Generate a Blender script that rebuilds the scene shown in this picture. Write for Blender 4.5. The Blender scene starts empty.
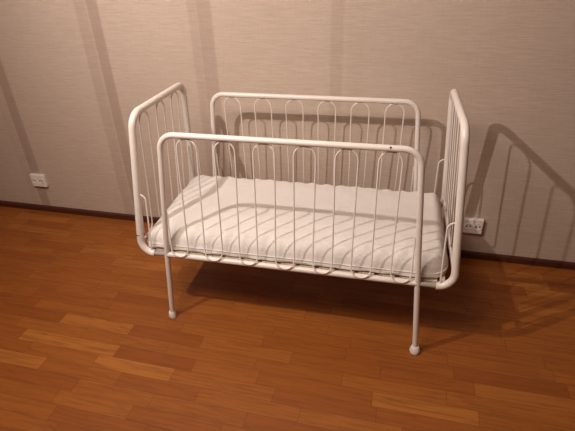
import bpy, bmesh, math, random
from mathutils import Vector, Matrix, noise
random.seed(4)
SC = bpy.context.scene
COL = SC.collection

# ------------------------------------------------------------------ camera
cd = bpy.data.cameras.new('camera'); cam = bpy.data.objects.new('camera', cd); COL.objects.link(cam)
cd.sensor_width = 36.0; cd.lens = 36.0 * 457.0 / 575.0; cd.clip_start = 0.02
R_ = Vector((0.9757957, 0.2169734, -0.0273)); U_ = Vector((-0.0906006, 0.5147285, 0.8525527))
F_ = Vector((-0.1990334, 0.8294439, -0.5219278))
m = Matrix((R_, U_, -F_)).transposed().to_4x4(); m.translation = Vector((0.3705, -1.8150, 1.5874))
cam.matrix_world = m
SC.camera = cam

# ------------------------------------------------------------------ light and exposure
LAMP = Vector((-1.110, -1.234, 2.465))       # mouth of the ceiling spotlight, up and left of the picture
AIM = Vector((-0.08, 0.45, 1.50))
LAMP_COLOR = (1.0, 0.905, 0.855)
ld = bpy.data.lights.new('spotlight_beam', 'SPOT'); lo_ = bpy.data.objects.new('spotlight_beam', ld); COL.objects.link(lo_)
ld.energy = 152.0; ld.color = LAMP_COLOR; ld.shadow_soft_size = 0.018
ld.spot_size = math.radians(132.0); ld.spot_blend = 1.0
lo_.location = LAMP; lo_.rotation_euler = (AIM - LAMP).to_track_quat('-Z', 'Y').to_euler()
PANEL = Vector((-0.55, -1.45)); PANEL_STRENGTH = 24.5; PANEL_COLOR = (1.0, 0.85, 0.73)   # added round fill light, out of view, lifts the shadows
w = bpy.data.worlds.new('world'); SC.world = w; w.use_nodes = True
w.node_tree.nodes['Background'].inputs[0].default_value = (0.0, 0.0, 0.0, 1)
w.node_tree.nodes['Background'].inputs[1].default_value = 0.0
vs = SC.view_settings
vs.view_transform = 'Standard'; vs.look = 'None'; vs.gamma = 1.0; vs.use_curve_mapping = False
vs.exposure = 0.0

# ------------------------------------------------------------------ material helpers
def new_mat(name):
    mt = bpy.data.materials.new(name); mt.use_nodes = True
    nt = mt.node_tree; return mt, nt, nt.nodes['Principled BSDF']

class NB:
    """small helper to write node graphs"""
    def __init__(s, nt): s.nt = nt
    def n(s, t, **kw):
        nd = s.nt.nodes.new(t)
        for k, v in kw.items(): setattr(nd, k, v)
        return nd
    def put(s, sock, v):
        if hasattr(v, 'is_output') or isinstance(v, bpy.types.NodeSocket): s.nt.links.new(v, sock)
        else: sock.default_value = v
    def math(s, op, a, b=0.0, c=0.0, clamp=False):
        nd = s.n('ShaderNodeMath', operation=op); nd.use_clamp = clamp
        s.put(nd.inputs[0], a); s.put(nd.inputs[1], b); s.put(nd.inputs[2], c)
        return nd.outputs[0]
    def mix(s, f, a, b, mode='MIX'):
        nd = s.n('ShaderNodeMix', data_type='RGBA', blend_type=mode)
        s.put(nd.inputs[0], f); s.put(nd.inputs[6], a); s.put(nd.inputs[7], b)
        return nd.outputs[2]
    def noise(s, vec, scale, detail=2.0, rough=0.5, dist=0.0):
        nd = s.n('ShaderNodeTexNoise'); s.put(nd.inputs['Vector'], vec)
        nd.inputs['Scale'].default_value = scale; nd.inputs['Detail'].default_value = detail
        nd.inputs['Roughness'].default_value = rough; nd.inputs['Distortion'].default_value = dist
        return nd.outputs[0]
    def ramp(s, f, stops):
        nd = s.n('ShaderNodeValToRGB'); s.put(nd.inputs[0], f); r = nd.color_ramp
        while len(r.elements) < len(stops): r.elements.new(0.5)
        for e, (p, c) in zip(r.elements, stops): e.position = p; e.color = (*c, 1)
        return nd.outputs[0]
    def smooth(s, v, a, b):
        nd = s.n('ShaderNodeMapRange', interpolation_type='SMOOTHSTEP'); s.put(nd.inputs[0], v)
        nd.inputs[1].default_value = a; nd.inputs[2].default_value = b
        return nd.outputs[0]
    def xyz(s, vec):
        nd = s.n('ShaderNodeSeparateXYZ'); s.put(nd.inputs[0], vec); return nd.outputs
    def comb(s, x, y, z=0.0):
        nd = s.n('ShaderNodeCombineXYZ'); s.put(nd.inputs[0], x); s.put(nd.inputs[1], y); s.put(nd.inputs[2], z)
        return nd.outputs[0]
    def bump(s, h, strength, dist):
        nd = s.n('ShaderNodeBump'); nd.inputs['Strength'].default_value = strength
        nd.inputs['Distance'].default_value = dist; s.put(nd.inputs['Height'], h); return nd.outputs[0]

def rgb(c): return (*c, 1.0)

# wallpaper: beige cloth look with fine horizontal threads, soiled bands along the seams of its lengths
def mat_wallpaper(name, seams=()):
    mt, nt, b = new_mat(name); k = NB(nt)
    co = k.n('ShaderNodeTexCoord').outputs['Object']; x, y, z = k.xyz(co)[:3]
    thread = k.noise(k.comb(k.math('MULTIPLY', x, 14.0), y, k.math('MULTIPLY', z, 260.0)), 1.0, 3.0, 0.6)
    cross = k.noise(k.comb(k.math('MULTIPLY', x, 300.0), y, k.math('MULTIPLY', z, 20.0)), 1.0, 2.0, 0.5)
    blot = k.noise(co, 1.7, 3.0, 0.55)
    c = k.ramp(thread, [(0.25, (0.440, 0.345, 0.275)), (0.5, (0.510, 0.402, 0.322)), (0.78, (0.580, 0.460, 0.372))])
    c = k.mix(k.math('MULTIPLY', k.smooth(cross, 0.4, 0.75), 0.22), c, rgb((0.41, 0.315, 0.245)))
    c = k.mix(k.math('MULTIPLY', k.smooth(blot, 0.35, 0.7), 0.16), c, rgb((0.44, 0.33, 0.26)))
    band = None
    for (c0, hw, amt) in seams:
        d = k.math('ABSOLUTE', k.math('SUBTRACT', x, c0))
        e = k.math('MULTIPLY', k.smooth(d, hw + 0.009, hw - 0.009), amt)
        band = e if band is None else k.math('MAXIMUM', band, e)
    if band is not None:
        c = k.mix(band, c, rgb((0.215, 0.125, 0.08)))
    nt.links.new(c, b.inputs['Base Color'])
    b.inputs['Roughness'].default_value = 0.75
    nt.links.new(k.bump(k.math('ADD', thread, k.math('MULTIPLY', cross, 0.6)), 0.22, 0.0012), b.inputs['Normal'])
    return mt

# strip parquet: rows of narrow blocks of random length and tone
def mat_parquet():
    mt, nt, b = new_mat('oiled_strip_parquet'); k = NB(nt)
    co = k.n('ShaderNodeTexCoord').outputs['Object']; x0, y0, _ = k.xyz(co)[:3]
    a = math.radians(-1.2)
    x = k.math('ADD', k.math('MULTIPLY', x0, math.cos(a)), k.math('MULTIPLY', y0, math.sin(a)))
    y = k.math('SUBTRACT', k.math('MULTIPLY', y0, math.cos(a)), k.math('MULTIPLY', x0, math.sin(a)))
    W = 0.0675
    v = k.math('DIVIDE', k.math('ADD', y, 0.021), W); row = k.math('FLOOR', v); fv = k.math('FRACT', v)
    wn = k.n('ShaderNodeTexWhiteNoise', noise_dimensions='1D'); k.put(wn.inputs['W'], row)
    rr = wn.outputs[0]
    u = k.math('ADD', k.math('DIVIDE', x, 0.40), k.math('MULTIPLY', rr, 137.0))
    vo = k.n('ShaderNodeTexVoronoi', voronoi_dimensions='1D', feature='F1'); k.put(vo.inputs['W'], u)
    vo.inputs['Scale'].default_value = 1.0; vo.inputs['Randomness'].default_value = 0.6
    ve = k.n('ShaderNodeTexVoronoi', voronoi_dimensions='1D', feature='DISTANCE_TO_EDGE'); k.put(ve.inputs['W'], u)
    ve.inputs['Scale'].default_value = 1.0; ve.inputs['Randomness'].default_value = 0.6
    cid = k.math('ADD', k.math('MULTIPLY', k.math('FRACT', k.math('MULTIPLY', vo.outputs['W'], 7.13)), 31.0), k.math('MULTIPLY', row, 3.71))
    wc = k.n('ShaderNodeTexWhiteNoise', noise_dimensions='1D'); k.put(wc.inputs['W'], cid)
    tone = wc.outputs[0]
    base = k.ramp(tone, [(0.0, (0.242, 0.066, 0.0105)), (0.10, (0.268, 0.077, 0.0120)), (0.55, (0.292, 0.090, 0.0142)),
                         (0.86, (0.316, 0.102, 0.0165)), (1.0, (0.395, 0.145, 0.027))])
    off = k.math('MULTIPLY', tone, 50.0)
    grain = k.noise(k.comb(k.math('ADD', k.math('MULTIPLY', x, 5.0), off), k.math('MULTIPLY', y, 95.0), off), 1.0, 4.0, 0.6, 0.6)
    fig = k.noise(k.comb(k.math('ADD', k.math('MULTIPLY', x, 3.0), off), k.math('MULTIPLY', y, 26.0), off), 1.0, 3.0, 0.6, 1.6)
    c = k.mix(k.math('MULTIPLY', k.smooth(grain, 0.42, 0.70), 0.50), base, rgb((0.155, 0.040, 0.008)))
    c = k.mix(k.math('MULTIPLY', k.smooth(fig, 0.50, 0.66), 0.34), c, rgb((0.18, 0.048, 0.010)))
    sd = k.math('MINIMUM', k.math('MULTIPLY', k.math('MINIMUM', fv, k.math('SUBTRACT', 1.0, fv)), W), k.math('MULTIPLY', ve.outputs['Distance'], 0.40))
    gap = k.smooth(sd, 0.0016, 0.0003)
    c = k.mix(k.math('MULTIPLY', gap, 0.55), c, rgb((0.06, 0.016, 0.006)))
    nt.links.new(c, b.inputs['Base Color'])
    nt.links.new(k.math('ADD', k.math('MULTIPLY', grain, 0.12), 0.40), b.inputs['Roughness'])
    b.inputs['Specular IOR Level'].default_value = 0.35
    h = k.math('SUBTRACT', k.math('MULTIPLY', grain, 0.25), gap)
    nt.links.new(k.bump(h, 0.25, 0.001), b.inputs['Normal'])
    return mt

def mat_paint(name, col, rough, wear=0.0, wearcol=(0.25, 0.18, 0.12), spec=0.5, scale=30.0):
    mt, nt, b = new_mat(name); k = NB(nt)
    co = k.n('ShaderNodeTexCoord').outputs['Object']
    n1 = k.noise(co, scale, 4.0, 0.65); n2 = k.noise(co, 4.0, 2.0, 0.5)
    c = k.mix(k.math('MULTIPLY', n2, 0.25), rgb(col), rgb(tuple(v * 0.86 for v in col)))
    if wear: c = k.mix(k.math('MULTIPLY', k.smooth(n1, 0.70, 0.78), wear), c, rgb(wearcol))
    nt.links.new(c, b.inputs['Base Color'])
    nt.links.new(k.math('ADD', k.math('MULTIPLY', n1, 0.15), rough - 0.07), b.inputs['Roughness'])
    b.inputs['Specular IOR Level'].default_value = spec
    nt.links.new(k.bump(n1, 0.08, 0.001), b.inputs['Normal'])
    return mt

def mat_fabric(name, col):
    mt, nt, b = new_mat(name); k = NB(nt)
    co = k.n('ShaderNodeTexCoord').outputs['Object']; x, y, z = k.xyz(co)[:3]
    wv = k.noise(k.comb(k.math('MULTIPLY', x, 420.0), k.math('MULTIPLY', y, 420.0), k.math('MULTIPLY', z, 420.0)), 1.0, 1.0)
    cr = k.noise(k.comb(k.math('MULTIPLY', x, 16.0), k.math('MULTIPLY', y, 40.0), k.math('MULTIPLY', z, 30.0)), 1.0, 4.0, 0.6, 0.8)
    c = k.mix(k.math('MULTIPLY', cr, 0.3), rgb(col), rgb(tuple(v * 0.88 for v in col)))
    nt.links.new(c, b.inputs['Base Color']); b.inputs['Roughness'].default_value = 0.9
    b.inputs['Specular IOR Level'].default_value = 0.2
    h = k.math('ADD', k.math('MULTIPLY', wv, 0.08), cr)
    nt.links.new(k.bump(h, 0.45, 0.006), b.inputs['Normal'])
    return mt

def mat_wood(name, ca, cb, rough=0.5):
    mt, nt, b = new_mat(name); k = NB(nt)
    co = k.n('ShaderNodeTexCoord').outputs['Object']; x, y, z = k.xyz(co)[:3]
    g = k.noise(k.comb(k.math('MULTIPLY', x, 6.0), k.math('MULTIPLY', y, 60.0), k.math('MULTIPLY', z, 60.0)), 1.0, 4.0, 0.6, 0.5)
    nt.links.new(k.ramp(g, [(0.3, ca), (0.7, cb)]), b.inputs['Base Color']); b.inputs['Roughness'].default_value = rough
    return mt

def mat_emit(name, col, st):
    mt, nt, b = new_mat(name)
    b.inputs['Base Color'].default_value = rgb((0.9, 0.9, 0.9))
    b.inputs['Emission Color'].default_value = rgb(col); b.inputs['Emission Strength'].default_value = st
    return mt

# ------------------------------------------------------------------ mesh helpers
def link(name, bm, mat, parent=None, smooth=True, kind=None, label=None):
    me = bpy.data.meshes.new(name); bmesh.ops.recalc_face_normals(bm, faces=bm.faces[:]); bm.to_mesh(me); bm.free()
    me.materials.append(mat)
    if smooth:
        for p in me.polygons: p.use_smooth = True
        try: me.set_sharp_from_angle(angle=math.radians(40))
        except Exception: pass
    o = bpy.data.objects.new(name, me); COL.objects.link(o)
    if parent: o.parent = parent
    if kind: o['kind'] = kind
    if label: o['label'] = label
    return o

def thing(name, label, cat, loc=(0, 0, 0), group=None):
    o = bpy.data.objects.new(name, None); COL.objects.link(o); o.location = loc; o.empty_display_size = 0.1
    o['label'] = label; o['category'] = cat
    if group: o['group'] = group
    return o

def add_box(bm, lo, hi, bev=0.0):
    r = bmesh.ops.create_cube(bm, size=1.0); vs_ = r['verts']
    lo = Vector(lo); hi = Vector(hi); s = hi - lo; c = (lo + hi) / 2
    for v in vs_: v.co = Vector((v.co.x * s.x, v.co.y * s.y, v.co.z * s.z)) + c
    if bev:
        es = {e for v in vs_ for e in v.link_edges}
        bmesh.ops.bevel(bm, geom=list(es), offset=bev, segments=2, profile=0.5, affect='EDGES')

def round_path(pts, rad, seg=8):
    """polyline with its inner corners replaced by arcs; rad a number or one per inner corner"""
    pts = [Vector(p) for p in pts]; out = [pts[0]]
    for i in range(1, len(pts) - 1):
        r = rad[i - 1] if isinstance(rad, (list, tuple)) else rad
        p, a, b = pts[i], pts[i - 1], pts[i + 1]
        d1 = (a - p).normalized(); d2 = (b - p).normalized(); ang = d1.angle(d2)
        if r <= 0 or ang > math.pi - 0.01: out.append(p); continue
        t = min(r / math.tan(ang / 2), (a - p).length * 0.98, (b - p).length * 0.98); rr = t * math.tan(ang / 2)
        bis = (d1 + d2).normalized(); c = p + bis * (rr / math.sin(ang / 2))
        s = p + d1 * t - c; e = p + d2 * t - c; tot = s.angle(e)
        for j in range(seg + 1):
            f = j / seg
            out.append(c + (s * math.sin((1 - f) * tot) + e * math.sin(f * tot)) / math.sin(tot))
    out.append(pts[-1]); return out

def add_tube(bm, path, rad, n=14, cap=True):
    path = [Vector(p) for p in path]; N = len(path)
    tan = [((path[min(i + 1, N - 1)] - path[max(i - 1, 0)]).normalized()) for i in range(N)]
    up = Vector((0, 0, 1)) if abs(tan[0].z) < 0.9 else Vector((1, 0, 0))
    nrm = (up - tan[0] * up.dot(tan[0])).normalized(); rings = []
    for i in range(N):
        nrm = (nrm - tan[i] * nrm.dot(tan[i])).normalized(); bn = tan[i].cross(nrm)
        r = rad[i] if isinstance(rad, (list, tuple)) else rad
        rings.append([bm.verts.new(path[i] + (nrm * math.cos(2 * math.pi * j / n) + bn * math.sin(2 * math.pi * j / n)) * r) for j in range(n)])
    for a, b in zip(rings, rings[1:]):
        for j in range(n): bm.faces.new((a[j], a[(j + 1) % n], b[(j + 1) % n], b[j]))
    if cap: bm.faces.new(rings[0][::-1]); bm.faces.new(rings[-1])

def tube(name, path, rad, mat, parent=None, n=14, label=None):
    bm = bmesh.new(); add_tube(bm, path, rad, n); return link(name, bm, mat, parent, label=label)

def lathe(bm, prof, c=(0, 0, 0), n=24):
    c = Vector(c); rings = []
    for r, z in prof:
        rings.append([bm.verts.new(c + Vector((r * math.cos(2 * math.pi * j / n), r * math.sin(2 * math.pi * j / n), z))) for j in range(n)])
    for a, b in zip(rings, rings[1:]):
        for j in range(n): bm.faces.new((a[j], a[(j + 1) % n], b[(j + 1) % n], b[j]))
    bm.faces.new(rings[0][::-1]); bm.faces.new(rings[-1])

# ------------------------------------------------------------------ materials
WALL = mat_wallpaper('beige_cloth_wallpaper', [(-1.893, 0.034, 0.42), (-1.965, 0.030, 0.10),
                                               (-1.180, 0.032, 0.40), (-1.252, 0.034, 0.21),
                                               (-0.566, 0.039, 0.29), (-0.628, 0.024, 0.18),
                                               (0.093, 0.030, 0.15), (0.185, 0.040, 0.05)])
WALL_PLAIN = mat_wallpaper('plain_beige_wallpaper')
FLOOR = mat_parquet()
SKIRT = mat_wood('dark_stained_baseboard', (0.050, 0.012, 0.006), (0.085, 0.020, 0.009), 0.5)
CEIL = mat_paint('matt_ceiling_paint', (0.78, 0.72, 0.65), 0.9)
WHITE = mat_paint('chipped_white_enamel', (0.74, 0.675, 0.615), 0.36, 0.25, (0.34, 0.27, 0.20))
STUB = mat_paint('bare_worn_steel', (0.33, 0.27, 0.24), 0.5, 0.8, (0.12, 0.08, 0.07), scale=60)
CHIP = mat_paint('bare_dark_metal_chip', (0.035, 0.022, 0.018), 0.7)
CAP = mat_paint('scuffed_white_plastic', (0.76, 0.69, 0.62), 0.5, 0.6, (0.36, 0.28, 0.22), scale=90)
BASE = mat_paint('cream_base_board', (0.50, 0.43, 0.36), 0.6, 0.3)
SLAT = mat_wood('pale_slat_wood', (0.48, 0.38, 0.29), (0.58, 0.48, 0.38), 0.6)
COVER = mat_fabric('white_mattress_cover', (0.725, 0.68, 0.635))
PIPE = mat_fabric('white_mattress_piping', (0.69, 0.64, 0.59))
PLASTIC = mat_paint('white_outlet_plastic', (0.78, 0.73, 0.68), 0.35)
DARK = mat_paint('dark_socket_hole', (0.02, 0.015, 0.012), 0.6)
BULB = mat_emit('lit_lens_glass', LAMP_COLOR, 4.0)
LAMPW = mat_paint('white_lamp_plastic', (0.75, 0.73, 0.7), 0.4)

# ------------------------------------------------------------------ setting
XL, XR, YF, H = -3.2, 3.4, -4.6, 2.65
WA = -0.014; YW = 0.4589                                     # the back wall runs at a slight angle to the crib
wy = lambda x: YW + math.tan(WA) * x
def slab(name, corners, z0, z1, mat, loc=(0, 0, 0)):
    bm = bmesh.new()
    a = [bm.verts.new((x, y, z0)) for x, y in corners]; b = [bm.verts.new((x, y, z1)) for x, y in corners]; n = len(a)
    bm.faces.new(a[::-1]); bm.faces.new(b)
    for i in range(n): bm.faces.new((a[i], a[(i + 1) % n], b[(i + 1) % n], b[i]))
    o = link(name, bm, mat, smooth=False, kind='structure'); return o
floor = slab('floor', [(XL, YF), (XR, YF), (XR, wy(XR)), (XL, wy(XL))], -0.1, 0.0, FLOOR)
ceiling = slab('ceiling', [(XL, YF), (XR, YF), (XR, wy(XR)), (XL, wy(XL))], H, H + 0.1, CEIL)
slab('wall_back', [(XL, wy(XL)), (XR, wy(XR)), (XR, wy(XR) + 0.1), (XL, wy(XL) + 0.1)], 0.0, H, WALL)
slab('wall_left', [(XL - 0.1, YF), (XL, YF), (XL, wy(XL)), (XL - 0.1, wy(XL))], 0.0, H, WALL_PLAIN)
slab('wall_right', [(XR, YF), (XR + 0.1, YF), (XR + 0.1, wy(XR)), (XR, wy(XR))], 0.0, H, WALL_PLAIN)
slab('wall_front', [(XL, YF - 0.1), (XR, YF - 0.1), (XR, YF), (XL, YF)], 0.0, H, WALL_PLAIN)
def skirting(name, A, B, inward):
    bm = bmesh.new(); A = Vector(A); B = Vector(B); inward = Vector(inward)
    prof = [(0.0, 0.0), (0.014, 0.0), (0.014, 0.030), (0.011, 0.037), (0.004, 0.041), (0.0, 0.041)]
    r = [[bm.verts.new(Q + inward * d + Vector((0, 0, z))) for d, z in prof] for Q in (A, B)]
    n = len(prof)
    for j in range(n): bm.faces.new((r[0][j], r[0][(j + 1) % n], r[1][(j + 1) % n], r[1][j]))
    bm.faces.new(r[0][::-1]); bm.faces.new(r[1])
    link(name, bm, SKIRT, smooth=False, kind='structure')
skirting('baseboard_back', (XL, wy(XL), 0), (XR, wy(XR), 0), (math.sin(WA), -math.cos(WA), 0))
skirting('baseboard_left', (XL, YF, 0), (XL, wy(XL) - 0.015, 0), (1, 0, 0))
skirting('baseboard_right', (XR, YF, 0), (XR, wy(XR) - 0.015, 0), (-1, 0, 0))
skirting('baseboard_front', (XL + 0.015, YF, 0), (XR - 0.015, YF, 0), (0, 1, 0))

# ------------------------------------------------------------------ crib
crib = thing('baby_crib', 'white enamelled metal baby crib with looped wire bars on a parquet floor', 'crib')
XS = -0.0064
LL = lambda z: 0.5791 + (0.5051 - 0.5791) * z / 0.85          # half distance between legs at height z (legs splay)
WW = lambda z: 0.3237 + (0.3048 - 0.3237) * z / 0.85
EE = lambda z, top: 0.6804 + (0.625 - 0.6804) * (z - 0.38) / (top - 0.38)
YE = lambda z, top: 0.3137 + (0.2508 - 0.3137) * (z - 0.38) / (top - 0.38)
HR = 0.3803; RS = 0.0118; RE = 0.0150; RW = 0.0031; ZE = 0.3767
TOP = {-1: 1.0022, 1: 1.0168}
PITCH = 0.159

def serpentine(n_top, half_top, half_bot, pitch, zt, zb, zfree, postfn):
    """one long bent wire in (s, z): free end on a post, bottom loop, top loop, ... bottom loop, other post"""
    out = []; m_ = n_top + 1; seg = 9
    def arc(c, z, hw, a0, a1): return [(c + hw * math.cos(a0 + (a1 - a0) * j / seg), z + hw * math.sin(a0 + (a1 - a0) * j / seg)) for j in range(seg + 1)]
    out.append((-postfn(zfree), zfree))
    for i in range(m_):
        cb = (i - (m_ - 1) / 2) * pitch
        out += arc(cb, zb + half_bot, half_bot, math.pi, 2 * math.pi)
        if i < m_ - 1:
            ct = cb + pitch / 2
            out += arc(ct, zt - half_top, half_top, math.pi, 0.0)
    out.append((postfn(zfree), zfree)); return out

for side, top in ((-1, 0.9491), (1, 0.9261)):
    def P_(s, z, y=side):
        t = max(0.0, (z - 0.40) / 0.52) if y < 0 else 0.0           # the front panel leans in a little at its left top
        return Vector((s + XS + t * (0.0055 - 0.0135 * s), y * WW(z), z))
    fr = tube('side_frame', round_path([P_(-LL(HR), HR), P_(-LL(top), top), P_(LL(top), top), P_(LL(HR), HR)], 0.066, 10), RS, WHITE, crib, 16)
    tube('bottom_rail', [P_(-LL(HR) + 0.004, HR), P_(LL(HR) - 0.004, HR)], 0.0125, WHITE, fr, 16)
    wz = serpentine(6, 0.0425, 0.0405, PITCH, top - RS - 0.0005, HR + 0.004, 0.60, lambda z: LL(z) - RS - 0.001)
    # the loops lie just in front of the rail
    path = []
    for s, z in wz:
        t = max(0.0, (z - 0.40) / 0.52) * (1 if side < 0 else 0)
        q = P_(s + t * (0.003 - 0.016 * s) * (abs(s) < 0.47), z); t = max(0.0, min(1.0, (HR + 0.06 - z) / 0.05)); q.y += side * 0.0135 * t * (3 - 2 * t) * t; path.append(q)
    tube('wire_loops', path, RW, WHITE, fr, 8)
    for s in (-1, 1):
        lg = tube('leg', [P_(s * LL(HR), HR), P_(s * LL(0.02), 0.02)], RS, WHITE, crib, 16)
        bm = bmesh.new(); big = 1.12 if (s > 0 and side < 0) else 1.0
        lathe(bm, [(0.0130 * big, 0.0), (0.0185 * big, 0.003), (0.0196 * big, 0.009), (0.0182 * big, 0.018), (0.0158 * big, 0.027), (0.0150, 0.037), (0.0122, 0.039)], P_(s * LL(0.02), 0.0), 20)
        for v in bm.verts:
            q = noise.noise(v.co * 55.0 + Vector((s * 3.1, side * 5.0, 0))); d = v.co - P_(s * LL(0.02), v.co.z); v.co += d * q * 0.18
        link('foot_cap', bm, CAP, lg)

for s in (-1, 1):
    top = TOP[s]
    def Q(y, z, s=s, top=top): return Vector((s * EE(z, top), y, z))
    def E_(k, z, s=s, top=top): return Vector((s * EE(z, top), k * YE(z, top) - (0.011 * (z - 0.38) / 0.63 if k > 0 else 0.0), z - (0.010 if k > 0 and z > 0.9 else 0.0)))
    xe = s * 0.612
    fr = tube('end_frame', round_path([Vector((xe, -0.314, ZE)), E_(-1, ZE), E_(-1, top), E_(1, top), E_(1, ZE), Vector((xe, 0.314, ZE))],
                                      [0.085, 0.062, 0.062, 0.085], 10), RE, WHITE, crib, 18)
    zb = 0.424
    wz = serpentine(3, 0.0380, 0.0400, 0.152, top - RE - 0.0005, zb, 0.66, lambda z: YE(z, top) - RE - 0.001)
    tube('wire_loops', [Q(y - 0.008 * (z - 0.38) / 0.63 - max(0.0, y) * 0.02, z - 0.010 * (y / 0.25 + 1) / 2 * (z > 0.8)) for y, z in wz], RW, WHITE, fr, 8)
    bm = bmesh.new(); add_tube(bm, [E_(-1, 0.420), E_(1, 0.420)], 0.0075, 10)
    link('cross_bar', bm, WHITE, fr)
    for y in (-1, 1):
        # bare steel spigot that plugs the end frame into the leg
        tube('joining_sleeve', [Vector((s * 0.618, y * 0.314, ZE)), Vector((s * LL(ZE), y * 0.3145, ZE + 0.002))], 0.0098, STUB, fr, 12, label='bare grey joining tube')
        zt = 0.660; yh = lambda z: y * YE(z, top)
        hk = round_path([Vector((s * (EE(zt, top) - RE + 0.002), yh(zt), zt)), Vector((s * 0.618, yh(zt - 0.004), zt - 0.004)), Vector((s * 0.626, yh(ZE), ZE + RE - 0.002))], 0.034, 8)
        tube('corner_wire', hk, RW + 0.0004, WHITE, fr, 8)

# bed base: end boards, edge strips and slats under the mattress
bb = bmesh.new()
for s in (-1, 1):
    add_box(bb, (s * 0.640 - 0.009, -0.288, 0.366), (s * 0.640 + 0.009, 0.288, 0.386), 0.002)
for y in (-1, 1):
    add_box(bb, (-0.632, y * 0.286 - 0.010, 0.364), (0.632, y * 0.286 + 0.010, 0.374), 0.002)
base = link('base_frame', bb, BASE, crib, smooth=False, label='cream flat frame carrying the slats')
NS = 15
for i in range(NS):
    x = -0.585 + 1.17 * i / (NS - 1)
    bm = bmesh.new(); add_box(bm, (x - 0.033, -0.292, 0.374), (x + 0.033, 0.292, 0.383), 0.002)
    link('slat', bm, SLAT, base, smooth=False, label='pale wooden slat' if i == 0 else None)
# chips in the enamel
def chip(parent, p, axis, r, ln):
    p = Vector(p); d = Vector(axis).normalized()
    bm = bmesh.new(); add_tube(bm, [p - d * ln, p + d * ln], r, 16); link('enamel_chip', bm, CHIP, parent, label='dark chip in the white enamel')
ends = [o for o in crib.children if o.name.startswith('end_frame')]
sides = [o for o in crib.children if o.name.startswith('side_frame')]
cz_ = 0.468; cx_ = -EE(cz_, TOP[-1]) - 0.003; cy_ = -YE(cz_, TOP[-1]) - RE
bm = bmesh.new(); add_box(bm, (cx_ - 0.008, cy_ - 0.0006, cz_ - 0.0017), (cx_ + 0.008, cy_ + 0.004, cz_ + 0.0017), 0.0005); link('enamel_chip', bm, CHIP, ends[0], label='dark chip in the white enamel')
bm = bmesh.new(); bmesh.ops.create_icosphere(bm, subdivisions=2, radius=0.0040, matrix=Matrix.Translation((0.383, -WW(0.949) - RS * 0.75, 0.949 + RS * 0.5)))
link('enamel_chip', bm, CHIP, sides[0], label='dark chip in the white enamel')

# ------------------------------------------------------------------ mattress
ZB = 0.3835
def mattress_mesh():
    bm = bmesh.new(); hx, hy = 0.664, 0.290
    NX, NY = 150, 72
    def outline(u, v):
        # squircle-ish mapping of [-1,1]^2 to a rounded rectangle
        x, y = u * hx, v * hy; rc = 0.030 if u < 0 else (0.090 if v < 0 else 0.050)
        ax, ay = abs(x), abs(y); cx_, cy_ = hx - rc, hy - rc
        if ax > cx_ and ay > cy_:
            a, b_ = (ax - cx_) / rc, (ay - cy_) / rc; mx = max(a, b_); l = math.hypot(a, b_)
            if l > 0: a, b_ = a * mx / l, b_ * mx / l
            ax, ay = cx_ + a * rc, cy_ + b_ * rc
        return math.copysign(ax, x), math.copysign(ay, y)
    def edge(u, v):                                              # distance to the outline, metres
        x, y = u * hx, v * hy; return min(hx - abs(x), hy - abs(y))
    topv = []
    for i in range(NX + 1):
        rowv = []
        for j in range(NY + 1):
            u = -1 + 2 * i / NX; v = -1 + 2 * j / NY
            u = math.copysign(1 - (1 - abs(u)) ** 1.25, u); v = math.copysign(1 - (1 - abs(v)) ** 1.25, v)
            x, y = outline(u, v); d = edge(u, v)
            e = min(1.0, d / 0.060); rise = math.sqrt(max(0.0, 1 - (1 - e) ** 2.2))
            hgt = 0.096 + 0.018 * (v + 1) / 2 + 0.016 * (1 - u * u) * (1 - v * v)
            # loose cover: long shallow creases, stronger near the edges and the left end
            p = Vector((x, y, 0)); k = 0.35 + 0.65 * math.exp(-d / 0.07) + 0.5 * max(0.0, -u - 0.55)
            cre = noise.noise(Vector((x * 9 + y * 7, y * 13 - x * 3, 1.7))) * 0.0045 + noise.noise(Vector((x * 26, y * 12, 5.2))) * 0.0025 + noise.noise(Vector((x * 60, y * 45, 8.0))) * 0.0009
            sc = math.exp(-((d - 0.03) / 0.025) ** 2) * 0.0035 * math.sin(x * 2 * math.pi / 0.075) * (1 if abs(y) > 0.16 else 0.4)
            z = ZB + 0.028 + (hgt - 0.028) * rise + (cre * k * 1.35 + sc) * min(1.0, e * 2)
            rowv.append(bm.verts.new((x - 0.003 * (1 + u), y, z)))
        topv.append(rowv)
    for i in range(NX):
        for j in range(NY): bm.faces.new((topv[i][j], topv[i + 1][j], topv[i + 1][j + 1], topv[i][j + 1]))
    loop = [topv[i][0] for i in range(NX)] + [topv[NX][j] for j in range(NY)] + [topv[i][NY] for i in range(NX, 0, -1)] + [topv[0][j] for j in range(NY, 0, -1)]
    ring = [v.co.copy() for v in loop]; prev = loop; L_ = len(loop)
    for kk, (ins, z) in enumerate([(-0.004, 0.020), (-0.004, 0.010), (0.004, 0.002), (0.018, 0.0)]):
        cur = []
        for c in ring:
            f = Vector((c.x, c.y, 0)); n_ = Vector((f.x / hx ** 2, f.y / hy ** 2, 0)).normalized()
            wv = noise.noise(Vector((c.x * 22, c.y * 22, kk * 0.7))) * 0.004 * (0 if kk == 3 else 1)
            cur.append(bm.verts.new((c.x - n_.x * (ins + wv), c.y - n_.y * (ins + wv), ZB + z)))
        for j in range(L_): bm.faces.new((prev[j], prev[(j + 1) % L_], cur[(j + 1) % L_], cur[j]))
        prev = cur
    bm.faces.new(prev)
    return bm, ring
mb, ring = mattress_mesh()
mat_o = link('mattress', mb, COVER)
mat_o['label'] = 'white cot mattress with creased cotton cover lying inside the crib'; mat_o['category'] = 'mattress'
pp = [c + Vector((c.x, c.y * 2.0, 0)).normalized() * 0.0015 + Vector((0, 0, 0.001 + 0.0015 * noise.noise(c * 14))) for c in ring[::2]]
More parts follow.
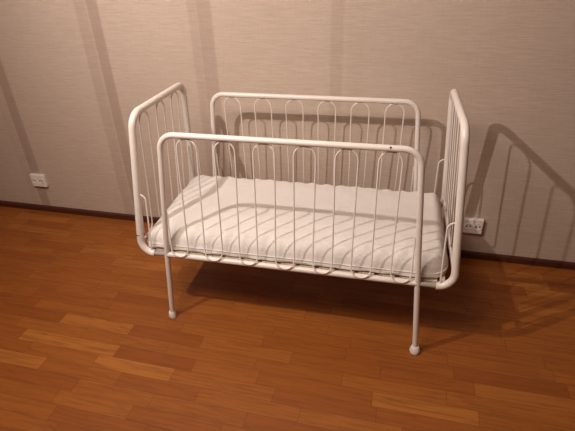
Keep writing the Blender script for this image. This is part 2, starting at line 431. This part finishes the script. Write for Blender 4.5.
pp.append(pp[0].copy()); tube('piping', pp, 0.0028, PIPE, mat_o, 8, label='sewn piping round the mattress edge')

# ------------------------------------------------------------------ wall outlets
def outlet(x0, x1, z0, z1, label):
    xc = (x0 + x1) / 2; g = thing('wall_outlet', label, 'outlet', (xc, wy(xc), z0), 'white double outlets on the back wall')
    g.rotation_euler = (0, 0, WA); wd = x1 - x0; h = z1 - z0; D = 0.024
    bm = bmesh.new(); add_box(bm, (-wd / 2, -D, 0), (wd / 2, 0, h), 0.004); link('cover_plate', bm, PLASTIC, g, smooth=False)
    for s in (-1, 1):
        c = Vector((s * wd * 0.245, -D, h * 0.52)); r = wd * 0.20
        bm = bmesh.new()
        lathe(bm, [(r * 0.78, -0.001), (r * 0.78, 0.0006), (r * 0.84, 0.0022), (r, 0.0022), (r * 1.05, 0.0), (r * 1.05, -0.001)], (0, 0, 0), 24)
        rot = Matrix.Rotation(math.radians(90), 4, 'X')
        for v in bm.verts: v.co = rot @ v.co + c
        si = link('socket', bm, PLASTIC, g)
        for t in (-1, 1):
            bm = bmesh.new(); lathe(bm, [(0.0042, -0.0005), (0.0042, 0.0012)], (0, 0, 0), 12)
            q = c + Vector((t * 0.0095, 0, 0.0015 * t))
            for v in bm.verts: v.co = rot @ v.co + q
            link('pin_hole', bm, DARK, si, label='dark pin hole' if t < 0 else None)
    return g
outlet(-1.924, -1.820, 0.200, 0.288, 'white double wall outlet on the bare wall left of the crib')
outlet(0.815, 0.914, 0.172, 0.262, 'white double wall outlet behind the right end of the crib')

# ------------------------------------------------------------------ ceiling spotlight that lights the room (above the picture)
lamp = thing('ceiling_spotlight', 'white adjustable spotlight mounted under the ceiling', 'lamp', (0, 0, 0))
ax = (AIM - LAMP).normalized(); back = LAMP - ax * 0.115
lamp.location = (back.x, back.y, H); inv = Matrix.Translation(-lamp.location)
bm = bmesh.new(); lathe(bm, [(0.042, -0.022), (0.048, -0.018), (0.050, 0.0)], (0, 0, 0), 28); link('ceiling_cup', bm, LAMPW, lamp)
tube('stem', [(0, 0, -0.018), (0, 0, back.z - H + 0.01)], 0.007, LAMPW, lamp, 12)
rotm = ax.to_track_quat('Z', 'Y').to_matrix()
bm = bmesh.new(); lathe(bm, [(0.012, 0.0), (0.030, 0.006), (0.036, 0.020), (0.036, 0.105), (0.033, 0.105), (0.032, 0.100)], (0, 0, 0), 28)
for v in bm.verts: v.co = rotm @ v.co + (back - lamp.location)
sh = link('lamp_head', bm, LAMPW, lamp)
bm = bmesh.new(); lathe(bm, [(0.0325, 0.1005), (0.0325, 0.1025), (0.020, 0.1055)], (0, 0, 0), 28)
for v in bm.verts: v.co = rotm @ v.co + (back - lamp.location)
link('lens', bm, BULB, sh, label='glowing front lens')

# ------------------------------------------------------------------ added soft fill light, built as an unseen ceiling disc
cl = thing('added_fill_light', 'added wide round fill light, unseen under the ceiling', 'lamp', (PANEL.x, PANEL.y, H))
bm = bmesh.new(); lathe(bm, [(0.44, -0.035), (0.46, -0.045), (0.475, -0.040), (0.475, 0.0)], (0, 0, 0), 64); link('rim', bm, LAMPW, cl)
bm = bmesh.new(); lathe(bm, [(0.15, -0.066), (0.30, -0.060), (0.40, -0.050), (0.439, -0.036), (0.439, -0.034)], (0, 0, 0), 64)
link('diffuser', bm, mat_emit('lit_fill_disc', PANEL_COLOR, PANEL_STRENGTH), cl, label='glowing disc of the added fill light')
